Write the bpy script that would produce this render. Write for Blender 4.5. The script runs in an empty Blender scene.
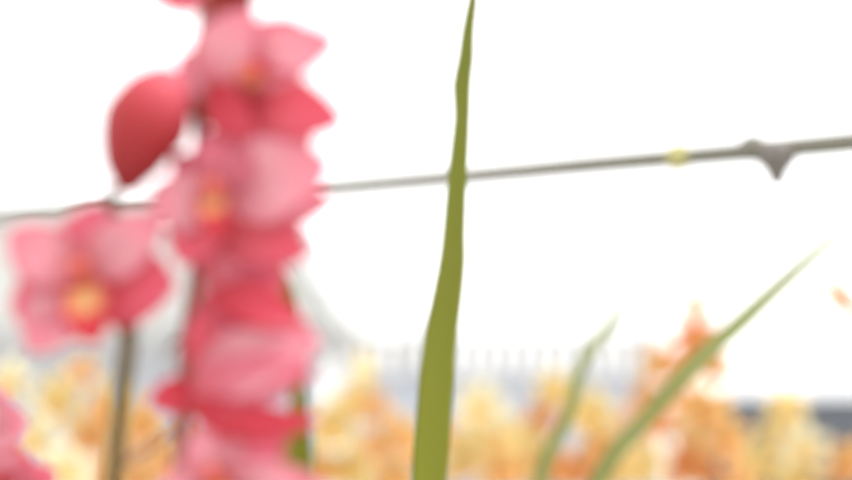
import bpy, bmesh, math, random
from mathutils import Vector, Matrix
random.seed(7)
S = bpy.context.scene
C = S.collection

# ------------------------------------------------------------------ camera, sky, sun, exposure
F = 1464.0                      # focal length in pixels of the 852x480 frame
CAM = Vector((0, 0, 1.3)); PITCH = math.radians(6.2)
cd = bpy.data.cameras.new('camera'); cam = bpy.data.objects.new('camera', cd); C.objects.link(cam)
cam.location = CAM; cam.rotation_euler = (math.radians(90) + PITCH, 0, 0)
cd.sensor_width = 36; cd.lens = F * 36 / 852; cd.clip_start = .05; cd.clip_end = 500
cd.dof.use_dof = True; cd.dof.focus_distance = .90; cd.dof.aperture_fstop = 2.0
cd.dof.aperture_blades = 0
S.camera = cam
W = bpy.data.worlds.new('overcast_sky'); S.world = W; W.use_nodes = True
bg = W.node_tree.nodes['Background']
bg.inputs[0].default_value = (1, 1, 1, 1); bg.inputs[1].default_value = 2.0
sd = bpy.data.lights.new('sun', 'SUN'); sun = bpy.data.objects.new('sun', sd); C.objects.link(sun)
sd.energy = 3.0; sd.angle = math.radians(35); sd.color = (1, .97, .93)
sun.rotation_euler = Vector((-.55, .05, -1)).to_track_quat('-Z', 'Y').to_euler()
S.view_settings.view_transform = 'Standard'; S.view_settings.look = 'None'
S.view_settings.gamma = 1; S.view_settings.use_curve_mapping = False
S.view_settings.exposure = 0.0
S.cycles.max_bounces = 8; S.cycles.transmission_bounces = 6

FWD = Vector((0, math.cos(PITCH), math.sin(PITCH))); UP = Vector((0, -math.sin(PITCH), math.cos(PITCH))); RT = Vector((1, 0, 0))
def P(x, y, d):                 # the world point d metres deep that the photograph shows at pixel x, y
    return CAM + FWD * d + RT * ((x - 426) / F * d) + UP * ((240 - y) / F * d)
TOCAM = -FWD

# ------------------------------------------------------------------ materials
def lin(c):                     # written colours are as lit; surfaces send back a little less
    return tuple(((v / 255) / 12.92 if v / 255 <= .04045 else ((v / 255 + .055) / 1.055) ** 2.4) * .90 for v in c) + (1,)
def mat_plain(name, c, rough=.6, noise=.12, scale=40, trans=0.0):
    m = bpy.data.materials.new(name); m.use_nodes = True; nt = m.node_tree; N = nt.nodes; L = nt.links
    b = N['Principled BSDF']; b.inputs['Roughness'].default_value = rough
    t = N.new('ShaderNodeTexNoise'); t.inputs['Scale'].default_value = scale; t.inputs['Detail'].default_value = 4
    tc = N.new('ShaderNodeTexCoord'); L.new(tc.outputs['Object'], t.inputs['Vector'])
    r = N.new('ShaderNodeValToRGB'); a = lin(c)
    r.color_ramp.elements[0].position = .3; r.color_ramp.elements[1].position = .7
    r.color_ramp.elements[0].color = tuple(v * (1 - noise) for v in a[:3]) + (1,)
    r.color_ramp.elements[1].color = tuple(min(1, v * (1 + noise)) for v in a[:3]) + (1,)
    L.new(t.outputs['Fac'], r.inputs['Fac']); L.new(r.outputs['Color'], b.inputs['Base Color'])
    if trans:
        tl = N.new('ShaderNodeBsdfTranslucent'); mx = N.new('ShaderNodeMixShader'); mx.inputs[0].default_value = trans
        L.new(r.outputs['Color'], tl.inputs['Color'])
        L.new(b.outputs[0], mx.inputs[1]); L.new(tl.outputs[0], mx.inputs[2]); L.new(mx.outputs[0], N['Material Output'].inputs[0])
    return m
def mat_petal(name, stops, veins=.25, trans=.5, edge=None, rough=.5):
    """petal colour along its length (UV u), fine lengthwise veins, a margin of its own colour (|v|)"""
    m = bpy.data.materials.new(name); m.use_nodes = True; nt = m.node_tree; N = nt.nodes; L = nt.links
    uv = N.new('ShaderNodeUVMap'); sep = N.new('ShaderNodeSeparateXYZ'); L.new(uv.outputs[0], sep.inputs[0])
    r = N.new('ShaderNodeValToRGB'); cr = r.color_ramp
    while len(cr.elements) < len(stops): cr.elements.new(.5)
    for e, (p, c) in zip(cr.elements, stops): e.position = p; e.color = lin(c)
    L.new(sep.outputs[0], r.inputs['Fac'])
    col = r.outputs['Color']
    # veins
    w = N.new('ShaderNodeMath'); w.operation = 'MULTIPLY'; w.inputs[1].default_value = 60; L.new(sep.outputs[1], w.inputs[0])
    s = N.new('ShaderNodeMath'); s.operation = 'SINE'; L.new(w.outputs[0], s.inputs[0])
    k = N.new('ShaderNodeMapRange'); k.inputs[1].default_value = -.2; k.inputs[2].default_value = 1; k.inputs[3].default_value = 0; k.inputs[4].default_value = veins
    L.new(s.outputs[0], k.inputs[0])
    mix = N.new('ShaderNodeMixRGB'); mix.blend_type = 'MULTIPLY'; L.new(k.outputs[0], mix.inputs[0]); L.new(col, mix.inputs[1])
    mix.inputs[2].default_value = lin(stops[-1][1]); col = mix.outputs[0]
    if edge:
        a = N.new('ShaderNodeMath'); a.operation = 'SUBTRACT'; L.new(sep.outputs[1], a.inputs[0]); a.inputs[1].default_value = .5
        b2 = N.new('ShaderNodeMath'); b2.operation = 'ABSOLUTE'; L.new(a.outputs[0], b2.inputs[0])
        mr = N.new('ShaderNodeMapRange'); mr.inputs[1].default_value = edge[1]; mr.inputs[2].default_value = .5; L.new(b2.outputs[0], mr.inputs[0])
        m2 = N.new('ShaderNodeMixRGB'); L.new(mr.outputs[0], m2.inputs[0]); L.new(col, m2.inputs[1]); m2.inputs[2].default_value = lin(edge[0]); col = m2.outputs[0]
    b = N['Principled BSDF']; b.inputs['Roughness'].default_value = rough; b.inputs['Specular IOR Level'].default_value = .25
    L.new(col, b.inputs['Base Color'])
    tl = N.new('ShaderNodeBsdfTranslucent'); L.new(col, tl.inputs['Color'])
    mx = N.new('ShaderNodeMixShader'); mx.inputs[0].default_value = trans
    L.new(b.outputs[0], mx.inputs[1]); L.new(tl.outputs[0], mx.inputs[2]); L.new(mx.outputs[0], N['Material Output'].inputs[0])
    return m

M = {}
M['pink'] = mat_petal('rose_pink_petal', [(0, (234, 124, 138)), (.4, (240, 150, 168)), (1, (237, 126, 150))], .2, .5, ((232, 104, 130), .38))
M['pale'] = mat_petal('pale_pink_petal', [(0, (238, 140, 152)), (.45, (243, 184, 196)), (1, (240, 150, 168))], .15, .5, ((236, 116, 138), .40))
M['deep'] = mat_petal('deep_rose_petal', [(0, (222, 92, 100)), (.5, (233, 114, 132)), (1, (235, 114, 140))], .2, .5, ((229, 94, 118), .40))
M['crimson'] = mat_petal('crimson_petal', [(0, (210, 70, 80)), (.5, (224, 84, 102)), (1, (229, 94, 116))], .2, .45, ((212, 58, 82), .38))
M['bud'] = mat_petal('side_lit_red_bud_skin', [(0, (232, 138, 154)), (.22, (212, 92, 106)), (.45, (168, 48, 54)), (1, (138, 34, 38))], .15, .08)  # pale-to-dark ramp paints the light from upper right into the bud's colour
M['shadedbud'] = mat_petal('shaded_bud_skin', [(0, (160, 70, 50)), (.5, (135, 32, 32)), (1, (150, 30, 34))], .15, .1)  # shade on the back of the top bud, painted into its colour
M['pink_lip'] = mat_petal('rose_lip_with_yellow_throat', [(0, (214, 120, 84)), (.2, (228, 176, 116)), (.46, (234, 190, 128)), (.58, (222, 74, 82)), (1, (220, 56, 74))], .1, .35, ((222, 66, 82), .2))
M['column'] = mat_plain('red_orange_column', (208, 96, 80), .5, .1)
M['stem'] = mat_plain('dark_olive_stem', (90, 74, 30), .55, .2, 60)
M['mauvestem'] = mat_plain('brown_mauve_stem', (142, 95, 84), .55, .2, 60)
M['pedicel'] = mat_plain('tan_pedicel', (168, 106, 70), .55, .2, 60)
M['leaf'] = mat_petal('olive_green_leaf', [(0, (152, 155, 50)), (.45, (134, 140, 48)), (1, (118, 126, 48))], .15, .3, ((138, 145, 48), .3))
M['bright_leaf'] = mat_petal('bright_green_leaf', [(0, (150, 158, 58)), (1, (148, 160, 60))], .2, .4)
M['pale_leaf'] = mat_petal('pale_grey_green_leaf', [(0, (160, 168, 104)), (.5, (168, 176, 112)), (1, (180, 186, 132))], .2, .4)
M['cream'] = mat_petal('cream_petal', [(0, (250, 232, 170)), (.5, (250, 244, 214)), (1, (250, 247, 230))], .08, .5)
M['lemon'] = mat_petal('lemon_yellow_petal', [(0, (245, 218, 146)), (.5, (248, 232, 172)), (1, (249, 237, 190))], .1, .5)
M['gold'] = mat_petal('golden_petal', [(0, (243, 188, 116)), (.5, (246, 212, 142)), (1, (247, 219, 158))], .12, .5)
M['peach'] = mat_petal('peach_orange_petal', [(0, (244, 190, 132)), (.5, (249, 214, 154)), (1, (250, 220, 168))], .15, .5)
M['orange'] = mat_petal('deep_orange_petal', [(0, (240, 158, 96)), (.5, (245, 182, 116)), (1, (247, 194, 128))], .15, .5)
M['gold_lip'] = mat_petal('orange_spotted_lip', [(0, (246, 208, 124)), (.5, (246, 192, 122)), (1, (244, 176, 118))], .2, .4)
M['cream_lip'] = mat_petal('yellow_lip', [(0, (246, 190, 90)), (.5, (250, 214, 120)), (1, (250, 226, 170))], .15, .4)
M['pot'] = mat_plain('black_plastic_pot', (62, 60, 58), .4, .08)
M['bark'] = mat_plain('bark_potting_mix', (96, 68, 46), .9, .4, 90)
M['pipe'] = mat_plain('grey_olive_pipe', (112, 110, 97), .5, .08)
M['clip'] = mat_plain('faded_yellow_green_clip', (172, 166, 106), .5, .1)
M['nozzle'] = mat_plain('grey_plastic_nozzle', (112, 106, 100), .5, .1)
M['ground'] = mat_plain('pale_gravel_ground', (196, 190, 180), .9, .12, 3)
M['bench'] = mat_plain('grey_bench_mesh', (150, 150, 148), .6, .1, 10)
M['film'] = mat_plain('white_tunnel_film', (222, 223, 220), .4, .02, 2, .3)
M['frame_grey'] = mat_plain('galvanised_tube', (150, 152, 152), .45, .06)
M['fence_white'] = mat_plain('pale_grey_fence_paint', (160, 160, 159), .5, .04)
M['fence_blue'] = mat_plain('blue_grey_shade_cloth', (176, 182, 194), .8, .05, 6)
M['white'] = mat_plain('white_painted_post', (236, 238, 240), .5, .02)
M['slate'] = mat_plain('dark_grey_wall_blocks', (92, 96, 104), .8, .12, 5)

# ------------------------------------------------------------------ helpers
ORG = {}
def link(name, me, parent=None, org=None):
    o = bpy.data.objects.new(name, me); C.objects.link(o)
    org = Vector(org) if org is not None else Vector((0, 0, 0))
    if parent is not None:
        o.parent = parent; o.location = org - ORG[parent.name]
    else:
        o.location = org
    ORG[o.name] = org
    return o
def empty(name, loc, label, cat, group=None):
    o = link(name, None, None, loc); o['label'] = label; o['category'] = cat
    o.empty_display_size = .05
    if group: o['group'] = group
    return o
def tag(o, label, cat, group=None):
    o['label'] = label; o['category'] = cat
    if group: o['group'] = group
def mesh(name, verts, faces, m, uvs=None, smooth=True, org=None):
    me = bpy.data.meshes.new(name); org = org or Vector((0, 0, 0))
    me.from_pydata([Vector(v) - org for v in verts], [], faces); me.materials.append(m)
    if uvs:
        l = me.uv_layers.new(name='UVMap')
        for lp in me.loops: l.data[lp.index].uv = uvs[lp.vertex_index]
    if smooth:
        for p in me.polygons: p.use_smooth = True
    me.validate(); me.update()
    return me
def make(name, geo, m, parent=None, org=None, smooth=True):
    org = Vector(org) if org is not None else (ORG[parent.name] if parent else Vector((0, 0, 0)))
    return link(name, mesh(name, geo[0], geo[1], m, geo[2] if len(geo) > 2 else None, smooth, org), parent, org)
def bez(ps, t):
    ps = [Vector(p) for p in ps]
    while len(ps) > 1: ps = [a.lerp(b, t) for a, b in zip(ps, ps[1:])]
    return ps[0]
def spline(pts, n):             # Catmull-Rom through the points
    pts = [Vector(p) for p in pts]; q = [2 * pts[0] - pts[1]] + pts + [2 * pts[-1] - pts[-2]]; out = []
    segs = len(pts) - 1
    for i in range(n + 1):
        t = i / n * segs; k = min(int(t), segs - 1); t -= k
        a, b, c, d = q[k:k + 4]
        out.append(.5 * (2 * b + (c - a) * t + (2 * a - 5 * b + 4 * c - d) * t * t + (3 * b - a - 3 * c + d) * t ** 3))
    return out
def lerpl(v, t):
    if not isinstance(v, (list, tuple)): return v
    x = t * (len(v) - 1); k = min(int(x), len(v) - 2); return v[k] + (v[k + 1] - v[k]) * (x - k)
def tube(pts, rad, n=24, seg=10, lobes=0.0):
    """a tapering tube (stem, pipe, bud) along a smooth path; lobes > 0 leaves three lengthwise seams"""
    c = spline(pts, n); V = []; Fc = []; UV = []
    ref = None
    for i, p in enumerate(c):
        d = (c[min(i + 1, n)] - c[max(i - 1, 0)]).normalized()
        if ref is None: ref = d.orthogonal()
        ref = (ref - d * ref.dot(d)).normalized(); b = d.cross(ref)
        r = lerpl(rad, i / n)
        for k in range(seg):
            a = 2 * math.pi * k / seg
            rr = r * (1 - lobes * (abs(math.cos(1.5 * a)) < .3))
            V.append(p + (ref * math.cos(a) + b * math.sin(a)) * rr); UV.append((i / n, k / seg))
    for i in range(n):
        for k in range(seg):
            k2 = (k + 1) % seg
            Fc.append((i * seg + k, i * seg + k2, (i + 1) * seg + k2, (i + 1) * seg + k))
    Fc.append(tuple(range(seg - 1, -1, -1))); Fc.append(tuple(range(n * seg, n * seg + seg)))
    return V, Fc, UV
def blade(spine, width, normal, cup=.15, ruffle=0.0, th=.0009, nv=8, twist=0.0):
    """a thick curved blade: petal or leaf. spine = list of points, width = list of full widths, normal = facing"""
    nu = len(spine) - 1; V = []; UV = []; Fc = []
    fronts = []
    for i, p in enumerate(spine):
        d = (spine[min(i + 1, nu)] - spine[max(i - 1, 0)]).normalized()
        nn = (normal - d * normal.dot(d))
        nn = nn.normalized() if nn.length > 1e-6 else d.orthogonal().normalized()
        if twist: nn = Matrix.Rotation(twist * i / nu, 3, d) @ nn
        s = d.cross(nn); w = width[i]
        for j in range(nv + 1):
            v = 2 * j / nv - 1
            q = p + s * (v * w / 2) + nn * (cup * w * v * v + ruffle * w * abs(v) ** 3 * math.sin(i * 1.3 + (2 if v > 0 else 0)))
            fronts.append((q, nn, i / nu, j / nv))
    n1 = len(fronts)
    for sgn in (.5, -.5):
        for q, nn, u, v in fronts: V.append(q + nn * th * sgn); UV.append((u, v))
    row = nv + 1
    for i in range(nu):
        for j in range(nv):
            a = i * row + j; f = (a, a + 1, a + row + 1, a + row)
            Fc.append(f); Fc.append(tuple(n1 + x for x in reversed(f)))
    rim = [j for j in range(row)] + [i * row + nv for i in range(1, nu + 1)] + [nu * row + j for j in range(nv - 1, -1, -1)] + [i * row for i in range(nu - 1, 0, -1)]
    for a, b in zip(rim, rim[1:] + rim[:1]): Fc.append((b, a, n1 + a, n1 + b))
    return V, Fc, UV
def petal_geo(base, tip, w, normal=None, bend=.1, cup=.12, shape=.75, peak=.8, ruffle=.02, nu=16, th=.0009):
    """bend > 0 arches the petal towards its facing; the outline is a broad oblong drawn to a point"""
    base, tip = Vector(base), Vector(tip); n = Vector(normal) if normal is not None else TOCAM
    L = (tip - base).length; n = n.normalized()
    sp = [base.lerp(tip, i / nu) + n * (bend * L * 4 * (i / nu) * (1 - i / nu)) for i in range(nu + 1)]
    ws = [w * max(.02 if i else .0, (math.sin(math.pi * (i / nu) ** peak)) ** shape if 0 < i < nu else 0) for i in range(nu + 1)]
    ws = [max(x, w * .22 * (1 - i / nu) ** 3, w * .02) for i, x in enumerate(ws)]
    return blade(sp, ws, n, cup, ruffle, th)
def leaf(name, pts, ws, m, parent, normal=None, cup=.18, n=28, twist=0.0, th=.0012):
    sp = spline(pts, n); w = [lerpl(ws, i / n) for i in range(n + 1)]
    return make(name, blade(sp, w, normal if normal is not None else TOCAM, cup, 0, th, 6, twist), m, parent)
def lathe(prof, c, seg=28):
    V = []; Fc = []
    for r, z in prof:
        for k in range(seg):
            a = 2 * math.pi * k / seg; V.append(Vector(c) + Vector((r * math.cos(a), r * math.sin(a), z)))
    for i in range(len(prof) - 1):
        for k in range(seg):
            k2 = (k + 1) % seg; Fc.append((i * seg + k, i * seg + k2, (i + 1) * seg + k2, (i + 1) * seg + k))
    Fc.append(tuple(range(seg - 1, -1, -1))); Fc.append(tuple(range((len(prof) - 1) * seg, len(prof) * seg)))
    return V, Fc
def box(x0, x1, y0, y1, z0, z1):
    V = [Vector((x, y, z)) for x in (x0, x1) for y in (y0, y1) for z in (z0, z1)]
    return V, [(0, 1, 3, 2), (4, 6, 7, 5), (0, 4, 5, 1), (2, 3, 7, 6), (0, 2, 6, 4), (1, 5, 7, 3)]
def join(*gs):
    V = []; Fc = []
    for g in gs:
        b = len(V); V += list(g[0]); Fc += [tuple(b + i for i in f) for f in g[1]]
    return V, Fc

# ------------------------------------------------------------------ ground, tunnel, fence, wall beyond the flowers
BENCH_Z = .72
g = make('ground', box(-60, 60, -5, 120, -.1, 0), M['ground'], smooth=False); g['kind'] = 'structure'
# white polytunnel, left, beyond the fence: its end hoop and film
TY = 14.0
def tp(x, y): return P(x, y, TY)
prof_px = [(352, 346), (338, 318), (320, 284), (304, 252), (272, 232), (215, 220), (120, 213), (20, 213), (-90, 224), (-170, 252), (-230, 310), (-250, 346)]
top = spline([tp(x, y) for x, y in prof_px], 48)
prof = [Vector((top[0].x + .02, top[0].y, 0))] + top + [Vector((top[-1].x, top[-1].y, 0))]
tun = empty('polytunnel', (-2.6, TY, 0), 'large white plastic covered polytunnel with sloping side behind the pink orchids', 'greenhouse')
y0 = TY
V = [Vector((p.x, y, p.z)) for y in (y0, y0 + 16) for p in prof]; k = len(prof)
Fc = [(i, i + 1, k + i + 1, k + i) for i in range(k - 1)] + [tuple(range(k - 1, -1, -1)), tuple(range(k, 2 * k))]
make('plastic_cover', (V, Fc), M['film'], tun, smooth=False)
make('end_skirt', box(prof[-1].x + .05, prof[0].x - .35, y0 - .03, y0 - .002, 0, tp(0, 334).z), M['fence_blue'], tun, smooth=False)
make('end_hoop', tube([Vector((p.x, y0 - .04, p.z)) for p in prof], .035, 100, 8), M['frame_grey'], tun)
# fence: pale bars above a blue-grey cloth
FY = 11.0
def fx(px): return (px - 426) / F * FY
zt = P(0, 330, FY).z; zm = P(0, 372, FY).z
fen = empty('fence', (fx(330), FY, 0), 'pale barred fence with blue grey lower panel in the far background', 'fence')
make('lower_panel', box(fx(-60), fx(655), FY + .02, FY + .04, .05, zm), M['fence_blue'], fen, smooth=False)
make('top_rail', box(fx(-60), fx(655), FY - .03, FY + .03, zt - .09, zt), M['fence_white'], fen, smooth=False)
make('middle_rail', box(fx(-60), fx(655), FY - .03, FY + .015, zm - .03, zm + .03), M['fence_white'], fen, smooth=False)
nb = 44
for i in range(nb):
    x = fx(-60) + (fx(655) - fx(-60)) * i / (nb - 1)
    make('bar', box(x - .035, x + .035, FY - .02, FY + .015, zm + .03, zt - .09), M['fence_white'], fen, smooth=False)
for px in (-58, 180, 418, 653):
    make('post', box(fx(px) - .04, fx(px) + .04, FY + .045, FY + .12, 0, zt + .03), M['frame_grey'], fen, smooth=False)
# white gate post in front of the fence
GY = 9.5
gx = (334 - 426) / F * GY
gp = empty('gate_post', (gx, GY, 0), 'white square post just right of the pink flowers in front of the blue grey fence', 'post')
zg = P(0, 364, GY).z
make('shaft', box(gx - .10, gx + .10, GY - .1, GY + .1, 0, zg - .05), M['white'], gp, smooth=False)
make('cap', box(gx - .125, gx + .125, GY - .125, GY + .125, zg - .05, zg), M['white'], gp, smooth=False)
# low dark wall on the right
WY = 12.0
wz = P(0, 392, WY).z; wx0 = (702 - 426) / F * WY; wx1 = (960 - 426) / F * WY
wl = empty('garden_wall', (wx0, WY, 0), 'low dark grey wall behind the pale yellow flowers on the right', 'wall')
make('wall_blocks', box(wx0, wx1, WY, WY + .3, 0, wz - .06), M['slate'], wl, smooth=False)
make('coping', box(wx0 - .03, wx1 + .03, WY - .03, WY + .33, wz - .06, wz), M['slate'], wl, smooth=False)

# bench that carries the pots
b = empty('plant_bench', (0, 1.5, 0), 'grey slatted nursery bench under the orchid pots', 'bench')
make('bench_top', join(*[box(-1.2, 1.2, .5 + i * .1, .585 + i * .1, BENCH_Z - .03, BENCH_Z) for i in range(29)], box(-1.2, -1.15, .5, 3.385, BENCH_Z - .08, BENCH_Z - .03), box(1.15, 1.2, .5, 3.385, BENCH_Z - .08, BENCH_Z - .03)), M['bench'], b, smooth=False)
for x in (-1.17, 1.17):
    for y in (.55, 1.9, 3.3):
        make('leg', box(x - .02, x + .02, y - .02, y + .02, 0, BENCH_Z - .08), M['bench'], b, smooth=False)

# ------------------------------------------------------------------ irrigation pipe across the picture
pxy = ((-160, 222), (0, 214), (150, 205), (325, 189), (470, 176), (600, 164), (720, 154), (852, 142), (1000, 126))
pts = [P(x, y, 1 / (.56 + (x - 0) / 852 * .21)) for x, y in pxy]
e0 = (pts[0] - pts[1]).normalized(); e1 = (pts[-1] - pts[-2]).normalized()
run = [pts[0] + e0 * 1.6, pts[0] + e0 * .5] + pts + [pts[-1] + e1 * .3, pts[-1] + e1 * .8]
pipe = make('irrigation_pipe', tube(run, [.0074] * 3 + [.0076, .0078, .0080, .0082, .0084, .0086, .0088, .0088, .0088, .0088], 144, 12), M['pipe'], None, pts[4])
tag(pipe, 'thin grey overhead irrigation pipe crossing the white sky behind the tall leaf', 'pipe')
def along(px):
    return min(spline(pts, 400), key=lambda p: abs((p - CAM).dot(RT) / (p - CAM).dot(FWD) * F + 426 - px))
q = along(680); cl = make('clip', join(lathe([(.005, -.011), (.012, -.008), (.0135, .006), (.006, .012)], q, 14)[:2], ), M['clip'], pipe)
make('tie_string', tube([q + UP * -.006, q + UP * -.03 + RT * -.012, P(666, 190, 1.37), P(661, 206, 1.37), P(657, 226, 1.37)], [.0012, .0008, .0020, .0034, .0006], 20, 6), M['clip'], cl)
q = along(776)
nz = make('sprinkler_nozzle', lathe([(.003, -.029), (.006, -.024), (.010, -.015), (.017, -.007), (.018, .003), (.013, .009), (.005, .011)], q + UP * -.004, 16), M['nozzle'], pipe)
q = along(752); make('coupling', lathe([(.005, -.009), (.012, -.007), (.013, .008), (.006, .014)], q, 14), M['pipe'], pipe)

# ------------------------------------------------------------------ pots
def pot(parent, x, y, r=.065, h=.15):
    z = BENCH_Z
    p = make('pot', lathe([(r * .72, 0), (r * .76, .005), (r * .95, h - .02), (r * 1.04, h - .02), (r * 1.04, h), (r * .94, h), (r * .92, h - .015), (0.001, h - .015)], (x, y, z)), M['pot'], parent, smooth=False)
    make('potting_mix', lathe([(r * .91, h - .0145), (r * .88, h - .008), (r * .4, h - .004), (.001, h - .003)], (x, y, z), 20), M['bark'], p)
    return Vector((x, y, z + h - .012))

# ------------------------------------------------------------------ the tall pink orchid, left
D = .60
PX, PY = -.105, .64
pk = empty('pink_orchid', (PX, PY, BENCH_Z), 'tall pink orchid with two dark stems of rose flowers filling the left side', 'orchid')
pb = pot(pk, PX, PY, .08, .17)
def pp(x, y, dd=0.0): return P(x, y, D + dd * .7)
K = D / F                       # metres per pixel at the pink flowers
s1 = [pb + Vector((-.015, -.005, -.02)), P(105, 620, D + .02), pp(113, 490, .012), pp(121, 400, .012), pp(129, 330, .014), pp(124, 270, .018), pp(112, 205, .016), pp(119, 184, .014)]
st1 = make('flower_stem', tube(s1, [.0040, .0040, .0040, .0039, .0038, .0032, .0026, .0018], 50, 10), M['stem'], pk)
s2 = [pb + Vector((.015, 0, -.02)), P(172, 620, D + .03), pp(180, 480, .022), pp(184, 410, .024), pp(189, 335, .026), pp(199, 262, .026), pp(205, 180, .02), pp(200, 118, .012), pp(205, 40, .006), pp(206, -30, .004), pp(200, -110, 0)]
st2 = make('flower_stem', tube(s2, [0.0042, 0.0041, 0.0041, 0.0039, 0.0038, 0.0036, 0.0034, 0.0031, 0.0034, 0.0031, 0.0020], 60, 10), M['mauvestem'], pk)
st2['label'] = 'brown mauve flower stem'; st1['label'] = 'dark olive flower stem'

def flower(c, ped, parts, lip=None, col=None, pedm='pedicel', depth=0.0):
    """c = centre pixel; ped = pixels of the little stalk; parts = (kind, base, tip, width px, material, facing, bend, cup)"""
    cc = pp(c[0], c[1], depth)
    f = make('flower', tube([pp(*q) for q in ped], [0.0013, 0.0014, 0.0019], 12, 8), M[pedm], pk, cc)
    for kind, b0, t0, w, m, nrm, bend, cup in parts:
        b3 = pp(b0[0], b0[1], depth + (b0[2] if len(b0) > 2 else 0)); t3 = pp(t0[0], t0[1], depth + (t0[2] if len(t0) > 2 else 0))
        n = (TOCAM + RT * nrm[0] + UP * nrm[1]).normalized()
        t3 = t3 + (t3 - b3).normalized() * 8 * K
        make(kind, petal_geo(b3, t3, (w + 7) * K, n, bend, cup), M[m], f)
    if lip:
        b0, t0, w, nrm = lip
        n = (TOCAM + RT * nrm[0] + UP * nrm[1]).normalized()
        make('lip', petal_geo(pp(b0[0], b0[1], depth + b0[2]), pp(t0[0], t0[1], depth + t0[2]), w * K, n, .16, .3, .55, .9, .06), M['pink_lip'], f)
    if col:
        (a, b1), r = col, .0035
        make('column', tube([pp(a[0], a[1], depth + a[2]), pp((a[0] + b1[0]) / 2, (a[1] + b1[1]) / 2 - 3, depth + (a[2] + b1[2]) / 2), pp(b1[0], b1[1], depth + b1[2])], [r * .8, r * .9, r * 1.2, r * .7], 10, 10), M['column'], f)
    return f

# F: the flower that faces the camera on the left stem
flower((84, 276), [(128, 345, .014), (112, 318, .014), (86, 282, .008)], [
    ('sepal', (84, 272), (99, 211, -.008), 64, 'pink', (0, -.25), .08, .10),
    ('sepal', (88, 280), (169, 284, -.004), 84, 'deep', (.15, 0), .07, .08),
    ('sepal', (80, 282), (36, 346, -.006), 64, 'pale', (-.2, 0), .07, .10),
    ('petal', (82, 274, -.003), (16, 236, -.008), 58, 'pale', (-.2, 0), .10, .12),
    ('petal', (86, 274, -.003), (156, 220, -.008), 54, 'pale', (.2, .1), .10, .12),
    ('petal', (80, 280, .002), (20, 312, .0), 54, 'pink', (-.2, 0), .10, .12)],
    lip=((85, 284, -.006), (96, 344, -.020), 46, (0, .3)), col=((84, 280, -.004), (77, 262, -.018)))
# A: uppermost open flower, turned to the right
flower((228, 84), [(202, 100, .010), (212, 92, .010), (228, 84, .006)], [
    ('sepal', (212, 92), (250, 16, -.010), 64, 'pale', (-.2, .3), .10, .10),
    ('petal', (228, 82), (329, 44, -.018), 58, 'pale', (.3, .3), .12, .14),
    ('petal', (235, 86), (337, 119, -.020), 58, 'deep', (.3, -.3), .12, .12),
    ('sepal', (208, 88, -.004), (252, 128, -.014), 44, 'crimson', (0, -.4), .10, .10),
    ('sepal', (228, 90, .006), (298, 142, 0), 66, 'pink', (.2, -.3), .06, .10),
    ('petal', (232, 88, .006), (185, 62, .002), 48, 'pale', (-.4, .2), .08, .10),
    ('petal', (226, 84, .004), (292, 26, -.002), 46, 'pink', (.2, .5), .08, .10)],
    lip=((244, 84, -.012), (268, 70, -.026), 28, (.4, .3)), col=((238, 82, -.008), (252, 70, -.022)))
# B: large flower in the middle
flower((218, 202), [(205, 170, .018), (208, 190, .014), (218, 202, .006)], [
    ('sepal', (218, 200), (232, 130, -.004), 62, 'pink', (-.2, .3), .08, .10),
    ('petal', (216, 204, -.002), (158, 200, -.008), 58, 'pale', (-.3, 0), .10, .10),
    ('petal', (222, 200, -.002), (322, 166, -.014), 84, 'pale', (.3, .3), .12, .10),
    ('petal', (228, 206), (324, 200, -.008), 52, 'pale', (.3, -.1), .10, .10),
    ('sepal', (222, 210), (302, 252, -.010), 66, 'deep', (.2, -.3), .08, .10),
    ('sepal', (212, 210), (184, 258, -.008), 52, 'deep', (-.2, -.3), .08, .10),
    ('petal', (216, 198, .004), (180, 160, .002), 40, 'pink', (-.3, .2), .08, .10),
    ('petal', (222, 196, .006), (306, 142, .002), 56, 'deep', (.2, .4), .08, .10)],
    lip=((213, 194, -.010), (220, 236, -.024), 32, (-.1, .3)), col=((214, 196, -.008), (212, 186, -.022)))
# C: nodding flower half hidden below it
flower((216, 274), [(199, 262, .024), (204, 268, .018), (216, 274, .012)], [
    ('sepal', (206, 272, .008), (288, 246, .006), 52, 'pink', (.2, .3), .08, .10),
    ('petal', (205, 276, .004), (280, 280, 0), 66, 'pink', (.2, 0), .10, .10),
    ('petal', (212, 294, -.002), (300, 330, -.008), 40, 'crimson', (.2, .4), .16, .14),
    ('sepal', (226, 282, .004), (230, 332, -.002), 46, 'deep', (-.1, .2), .08, .12),
    ('sepal', (206, 280, .008), (250, 240, .004), 50, 'pink', (-.3, .3), .08, .10)])
# D: big flower seen from the side, petals swept to the right
flower((205, 372), [(186, 395, .022), (193, 386, .016), (205, 372, .006)], [
    ('sepal', (196, 392, -.002), (314, 342, -.014), 68, 'pale', (0, .4), .12, .14),
    ('petal', (192, 394, -.006), (308, 372, -.020), 44, 'pink', (.1, .2), .12, .12),
    ('petal', (196, 372, .003), (302, 326, -.004), 60, 'deep', (0, .5), .12, .10),
    ('sepal', (186, 404, -.010), (314, 418, -.016), 40, 'crimson', (0, -.5), .10, .10),
    ('sepal', (198, 386, .006), (156, 400, .006), 32, 'crimson', (-.3, -.3), .06, .12),
    ('sepal', (206, 385, .004), (222, 296, 0), 44, 'deep', (-.3, .2), .08, .12)])
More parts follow.
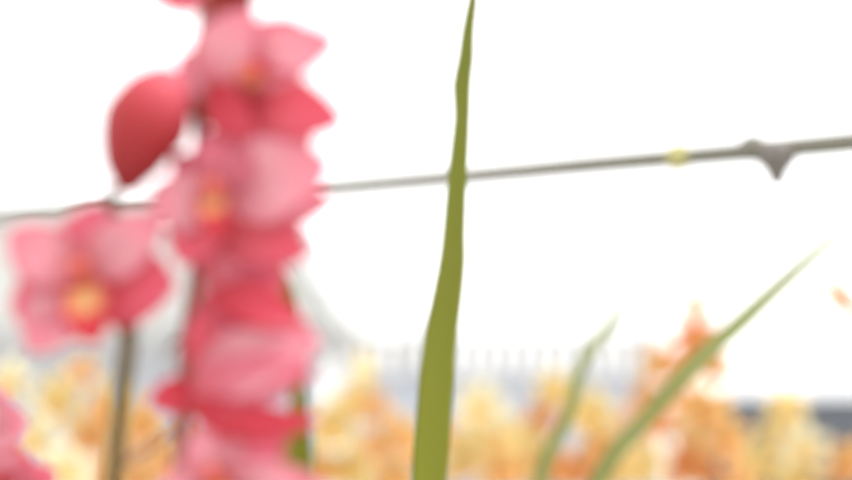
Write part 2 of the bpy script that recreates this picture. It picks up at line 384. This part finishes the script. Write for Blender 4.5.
# E: lowest flower, cut by the bottom of the picture
flower((214, 478), [(182, 450, .022), (194, 466, .016), (214, 478, .004)], [
    ('sepal', (214, 486), (222, 420, -.006), 58, 'pale', (0, .3), .08, .10),
    ('petal', (216, 480), (282, 430, -.010), 56, 'pink', (.2, .3), .10, .10),
    ('petal', (212, 482, -.004), (322, 492, -.012), 56, 'pale', (.2, 0), .12, .10),
    ('petal', (210, 484), (168, 500, -.008), 52, 'pale', (-.3, 0), .10, .10),
    ('sepal', (220, 490), (272, 548, -.010), 60, 'deep', (.2, -.3), .08, .10),
    ('sepal', (210, 490), (176, 552, -.008), 56, 'deep', (-.2, -.3), .08, .10)],
    lip=((216, 486, -.008), (226, 530, -.026), 44, (0, .3)), col=((216, 482, -.006), (214, 474, -.020)))
# buds
def bud(name, pts, rad, m, ped):
    o = make(name, tube([pp(*q) for q in pts], [(r + 1) * K for r in rad], 30, 24, .05), M[m], pk, pp(*pts[0]))
    make('pedicel', tube([pp(*q) for q in ped], [0.0016, 0.0014, 0.0017], 10, 8), M['pedicel'], o)
    return o
bud('bud', [(192, 82, .004), (175, 90, 0), (160, 103, -.004), (145, 125, -.006), (136, 148, -.006), (130, 170, -.006), (126, 193, -.006)], [6, 27, 38, 42, 35, 25, 7], 'bud', [(200, 122, .012), (202, 108, .008), (190, 84, .004)])
bud('bud', [(206, 4, .004), (196, 0, .002), (181, -6, 0), (164, -15, -.002), (148, -28, -.004)], [4, 13, 19, 19, 5], 'pink', [(206, 22, .006), (207, 10, .006), (206, 2, .004)])
bud('bud', [(212, 20, .010), (222, 8, .006), (234, -8, .004), (244, -28, .002), (248, -46, .002)], [5, 17, 22, 18, 3], 'shadedbud', [(205, 36, .008), (207, 28, .010), (212, 20, .010)])
make('pedicel', tube([pp(186, 412, .024), pp(160, 440, .022), pp(120, 466, .014)], [0.0016, 0.0014, 0.0016], 12, 8), M['mauvestem'], st1)
make('pedicel', tube([pp(192, 104, .012), pp(201, 112, .006), pp(214, 117, .004), pp(226, 124, .006), pp(236, 140, .008)], [0.0034, 0.0044, 0.0048, 0.0044, 0.003], 14, 8), M['stem'], st2)
make('pedicel', tube([pp(189, 335, .026), pp(178, 340, .02), pp(168, 352, .018)], [0.0014, 0.0013, 0.0007], 12, 8), M['mauvestem'], st2)
leaf('leaf', [pb + Vector((.03, .015, -.01)), P(286, 640, D + .05), P(296, 480, D + .05), P(299, 390, D + .05), P(289, 300, D + .045), P(278, 262, D + .04)], [.010, .017, .0175, .006, .0075, .0012], M['bright_leaf'], pk)
for a, r, hgt in ((2.6, .16, .26), (4.0, .14, .22), (.4, .15, .2), (5.0, .12, .24)):
    dv = Vector((math.cos(a), math.sin(a), 0))
    leaf('leaf', [pb - Vector((0, 0, .01)) + dv * .02, pb + dv * r * .35 + Vector((0, 0, hgt * .7)), pb + dv * r * .75 + Vector((0, 0, hgt)), pb + dv * r * 1.2 + Vector((0, 0, hgt * .9))], [.012, .02, .018, .002], M['bright_leaf'], pk, dv * -1 + Vector((0, 0, .6)))

# second pink orchid, cut by the left edge
QX, QY = -.275, .70
pk2 = empty('pink_orchid', (QX, QY, BENCH_Z), 'pink orchid at the left edge with petals just entering the picture low down', 'orchid')
pb2 = pot(pk2, QX, QY, .065, .16)
_pk, pk, _D, D, K = pk, pk2, D, .66, .66 / F
st = make('flower_stem', tube([pb2, P(-60, 640, .67), pp(-48, 520, .02), pp(-40, 440, .02), pp(-60, 350, .02)], [0.0029, 0.0026, 0.0024, 0.0022, 0.0009], 30, 10), M['stem'], pk2)
flower((-16, 430), [(-42, 450, .02), (-30, 440, .014), (-16, 430, .004)], [
    ('sepal', (-16, 428), (0, 396, -.006), 44, 'pale', (0, .3), .08, .10),
    ('petal', (-14, 430), (22, 424, -.01), 50, 'pale', (.2, .2), .10, .10),
    ('sepal', (-14, 434), (18, 460, -.01), 36, 'pale', (.2, -.2), .10, .10),
    ('petal', (-18, 432), (-72, 408, -.01), 48, 'pale', (-.2, .2), .10, .10),
    ('sepal', (-18, 436), (-60, 476, -.01), 44, 'pink', (-.2, -.2), .10, .10)])
flower((14, 492), [(-46, 500, .02), (-20, 500, .016), (14, 492, .004)], [
    ('sepal', (14, 494), (24, 458, -.006), 34, 'pink', (0, .3), .08, .10),
    ('petal', (16, 494), (50, 474, -.01), 40, 'pink', (.2, .2), .10, .10),
    ('petal', (12, 492), (-34, 466, -.01), 36, 'deep', (-.2, .2), .10, .10),
    ('sepal', (18, 496), (58, 512, -.01), 40, 'pink', (.2, -.2), .10, .10),
    ('sepal', (10, 498), (-24, 534, -.01), 40, 'pink', (-.2, -.2), .10, .10)],
    lip=((14, 492, -.006), (18, 530, -.02), 34, (0, .3)))
pk, D, K = _pk, _D, _D / F

# ------------------------------------------------------------------ tall single leaf in the middle
LX, LY = .006, .81
lp = empty('strap_leaf_plant', (LX, LY, BENCH_Z), 'plant with one tall olive green pointed leaf rising through the middle', 'plant')
lb = pot(lp, LX, LY, .06, .14)
LD = .765
lk = LD / F
lpx = ((427, 500, 34), (431, 440, 35), (436, 376, 34), (440, 335, 31), (446, 300, 28), (451.5, 262, 24), (453.5, 230, 20), (457, 175, 17), (461.5, 120, 13), (461.5, 86, 15.5), (465.5, 58, 13), (468, 30, 9.5), (472.5, 0, 6.5), (475, -24, 1))
leaf('leaf', [lb - Vector((0, 0, .01)), P(417, 760, .785), P(421, 620, LD)] + [P(x, y, LD) for x, y, w in lpx], [.009, .016, 34 * lk] + [(w + 2) * lk for x, y, w in lpx], M['leaf'], lp, TOCAM + RT * .25, .10, 80)
for a, r, hgt in ((2.2, .07, .16), (5.3, .06, .12), (.3, .08, .14)):
    dv = Vector((math.cos(a), math.sin(a), 0))
    leaf('leaf', [lb - Vector((0, 0, .01)) + dv * .012, lb + dv * r * .4 + Vector((0, 0, hgt * .6)), lb + dv * r + Vector((0, 0, hgt))], [.008, .015, .001], M['leaf'], lp, dv * -1 + Vector((0, 0, .6)))

# thin leaves leaning right among the yellow orchids
TX, TYY = .14, 1.45
tl = empty('thin_leaf_plant', (TX, TYY, BENCH_Z), 'plant with two thin pale green leaves leaning right in front of the orange orchids', 'plant')
tb = pot(tl, TX, TYY, .06, .14)
d1 = 1.48
leaf('leaf', [tb - Vector((.01, 0, .01)), P(515, 640, 1.46), P(540, 480, d1), P(566, 420, d1), P(583, 362, d1), P(611, 322, d1 + .01), P(640, 266, d1 + .02)], [.008, .016, .0155, .013, .012, .010, .006], M['pale_leaf'], tl)
leaf('leaf', [tb - Vector((-.01, 0, .01)), P(560, 620, 1.45), P(598, 480, d1 - .03), P(646, 418, d1 - .03), P(694, 364, d1 - .03), P(742, 320, d1 - .02), P(785, 280, d1 - .01), P(846, 226, d1)], [.008, .015, .017, .016, .018, .018, .014, .008], M['pale_leaf'], tl)
for a, r, hgt in ((2.2, .1, .2), (4.4, .09, .16)):
    dv = Vector((math.cos(a), math.sin(a), 0))
    leaf('leaf', [tb - Vector((0, 0, .01)) + dv * .012, tb + dv * r * .4 + Vector((0, 0, hgt * .6)), tb + dv * r + Vector((0, 0, hgt))], [.008, .014, .001], M['pale_leaf'], tl, dv * -1 + Vector((0, 0, .6)))

# ------------------------------------------------------------------ the yellow and orange orchids behind
def proto(m, lipm):
    """meshes of one flower about 7 cm wide, facing -Y, its centre at the origin"""
    fwd = Vector((0, -1, 0)); R = []
    def pet(kind, ang, L, w, y, mm, bend=.12, cup=.12):
        a = math.radians(ang); t = Vector((math.cos(a) * L, y, math.sin(a) * L))
        gm = petal_geo((math.cos(a) * .002, 0, math.sin(a) * .002), t, w, fwd, bend, cup, nu=10)
        R.append((kind, mesh(kind, gm[0], gm[1], M[mm], gm[2])))
    for ang in (90, 212, 328): pet('sepal', ang, .040, .024, -.006, m)
    for ang in (150, 30): pet('petal', ang, .038, .023, -.008, m)
    gm = petal_geo((0, -.002, -.002), (0, -.018, -.024), .022, Vector((0, -1, .5)), .16, .3, .55, .9, .06, nu=10)
    R.append(('lip', mesh('lip', gm[0], gm[1], M[lipm], gm[2])))
    gm = tube([(0, .014, -.004), (0, .004, 0), (0, -.008, .002), (0, -.014, -.003)], [.0016, .003, .0038, .0022], 12, 8)
    R.insert(0, ('flower', mesh('flower', gm[0], gm[1], M[lipm], gm[2])))
    return R
PR = {k: proto(k, l) for k, l in (('cream', 'cream_lip'), ('lemon', 'cream_lip'), ('gold', 'gold_lip'), ('peach', 'gold_lip'), ('orange', 'gold_lip'))}
def put_flower(parent, p, kind, size, yaw, pit, roll):
    pr = PR[kind]
    f = bpy.data.objects.new('flower', pr[0][1]); C.objects.link(f); f.parent = parent
    f.location = p - ORG[parent.name]; f.rotation_euler = (pit, roll, yaw); f.scale = (size,) * 3
    for nme, me in pr[1:]:
        c = bpy.data.objects.new(nme, me); C.objects.link(c); c.parent = f
def plant(px, d, pot_px, label, flowers, buds=(), group='yellow and orange orchids behind'):
    d *= 1.36
    x = (pot_px - 426) / F * d; y = d
    root = empty('yellow_orchid', (x, y, BENCH_Z), label, 'orchid', group)
    pbx = pot(root, x, y, .062, .15)
    fl = sorted(flowers, key=lambda f: -f[1])
    P3 = [P(f[0], f[1], d - .02 + random.uniform(-.02, .02)) for f in fl]
    topz = fl[-1][1] - 26
    last = buds[-1] if buds else (fl[-1][0], topz)
    lo = max(fl[0][1] + 60, 545)
    path = [pbx - Vector((0, 0, .01)), pbx.lerp(P((fl[0][0] + px) / 2, lo, d + .02), .6), P((fl[0][0] + px) / 2, lo, d + .02)]
    yl, yh = lo - 30, topz
    for i, f in enumerate(fl):
        if path and i and abs(fl[i - 1][1] - f[1]) < 12: continue
        path.append(P(.6 * px + .4 * f[0], f[1] + 8, d + .02))
    path.append(P(last[0], last[1], d + .01))
    make('flower_stem', tube(path, [.0036, .0034, .003, .0026, .0014], 30, 8), M['stem' if random.random() < .4 else 'pale_leaf'], root)
    for f, p in zip(fl, P3):
        size = f[3] / F * d / .076
        away = (f[0] - px) / 60
        put_flower(root, p, f[2], size, max(-.9, min(.9, away)) * .8 + random.uniform(-.3, .3), random.uniform(-.3, .15), random.uniform(-.3, .3))
    for b_ in buds:
        c = P(b_[0], b_[1], d); r = b_[3] / F * d
        tl_ = RT * b_[4][0] - UP * b_[4][1]; tl_.normalize()
        make('bud', tube([c - tl_ * r * 1.9, c - tl_ * r, c, c + tl_ * r, c + tl_ * r * 2.1], [r * .2, r * .8, r, r * .65, r * .06], 16, 12, .05), M[b_[2]], root)
    for k_ in range(3):
        a = random.uniform(0, 6.28); r = random.uniform(.04, .07); hgt = random.uniform(.14, .24); dv = Vector((math.cos(a), math.sin(a), 0))
        leaf('leaf', [pbx - Vector((0, 0, .01)) + dv * .01, pbx + dv * r * .35 + Vector((0, 0, hgt * .7)), pbx + dv * r * .75 + Vector((0, 0, hgt)), pbx + dv * r + Vector((0, 0, hgt * .95))], [.01, .018, .016, .002], M['bright_leaf'], root, dv * -1 + Vector((0, 0, .6)), n=14)
    return root
# nearest rows
plant(30, 1.62, 10, 'cream white orchid at the lower left corner below the front pink flower', [(14, 386, 'cream', 62), (38, 440, 'cream', 58), (64, 474, 'cream', 66), (8, 470, 'lemon', 56)])
plant(78, 1.80, 95, 'pale yellow and orange orchid behind the dark olive stem, left side of it', [(62, 402, 'lemon', 64), (84, 372, 'peach', 40), (92, 440, 'peach', 62), (104, 410, 'gold', 46), (110, 478, 'peach', 50)])
plant(150, 1.66, 185, 'golden orchid seen between the two stems of the tall pink orchid', [(146, 424, 'gold', 62), (172, 470, 'peach', 60), (140, 478, 'peach', 60), (160, 452, 'gold', 50)])
plant(328, 1.72, 300, 'pale lemon orchid right beside the pink flowers, with green showing between', [(330, 430, 'lemon', 62), (346, 470, 'lemon', 60), (318, 474, 'gold', 52), (352, 402, 'lemon', 46)])
plant(384, 1.62, 380, 'peach orchid with a pale pointed top bud, left of the tall central leaf', [(376, 408, 'peach', 44), (398, 440, 'gold', 60), (378, 446, 'peach', 52), (392, 480, 'gold', 62)], [(364, 372, 'lemon', 11, (-.1, -1))])
plant(482, 1.66, 470, 'cream topped yellow orchid just right of the tall central leaf', [(480, 408, 'cream', 60), (494, 438, 'lemon', 64), (466, 456, 'lemon', 56), (500, 472, 'gold', 62)])
plant(545, 1.74, 545, 'small yellow orchid with orange lower petals behind the left thin leaf', [(552, 392, 'lemon', 50), (540, 416, 'orange', 40), (528, 448, 'lemon', 58), (552, 470, 'peach', 60)])
plant(598, 1.62, 612, 'pale yellow orchid between the two thin leaning leaves', [(592, 414, 'lemon', 58), (602, 446, 'gold', 60), (578, 470, 'orange', 52), (620, 474, 'lemon', 56)])
plant(672, 1.80, 660, 'tallest orange orchid with a pointed orange flower above the fence top', [(692, 342, 'orange', 64), (662, 366, 'gold', 50), (648, 396, 'peach', 42), (680, 402, 'orange', 44), (712, 366, 'gold', 46)], [(696, 308, 'orange', 12, (-.05, -1))])
plant(690, 1.60, 705, 'large golden orange orchid low down right of the leaning leaf', [(660, 424, 'orange', 46), (702, 416, 'gold', 72), (722, 440, 'gold', 62), (690, 470, 'orange', 66), (648, 466, 'lemon', 56), (730, 476, 'peach', 56)])
plant(785, 1.84, 780, 'pale yellow orchid in front of the dark grey wall', [(784, 408, 'lemon', 50), (776, 436, 'lemon', 50), (764, 468, 'lemon', 48)])
plant(818, 1.64, 828, 'cream yellow orchid in the lower right corner', [(806, 450, 'cream', 56), (838, 468, 'peach', 54), (800, 480, 'lemon', 50), (852, 456, 'gold', 40)])
plant(895, 1.48, 905, 'orange orchid on the right edge with one small bud against white', [(900, 360, 'peach', 56), (872, 322, 'gold', 44), (905, 410, 'gold', 60)], [(840, 296, 'orange', 12, (-.5, -.6))])
# further row, filling low down
for px, lab, fl in ((200, 'golden orchid far behind the lowest pink flowers', [(196, 440, 'gold', 44), (214, 470, 'lemon', 44)]),
                    (120, 'small peach orchid far behind the dark olive stem', [(122, 430, 'gold', 44), (128, 462, 'peach', 44), (112, 396, 'lemon', 36)]),
                    (440, 'golden orchid far behind the foot of the tall central leaf', [(444, 440, 'gold', 44), (420, 458, 'peach', 44), (452, 470, 'gold', 44)]),
                    (520, 'orange orchid far back, low between the cream one and the small yellow one', [(516, 452, 'gold', 44), (524, 476, 'orange', 44), (508, 430, 'lemon', 40)]),
                    (640, 'peach orchid far back behind the crossing of the leaning leaf', [(628, 440, 'gold', 44), (640, 466, 'peach', 44), (632, 420, 'peach', 38)]),
                    (748, 'lemon orchid far back left of the pale one by the wall', [(750, 462, 'lemon', 40), (744, 484, 'gold', 44)])):
    plant(px, 2.2, px, lab, fl)
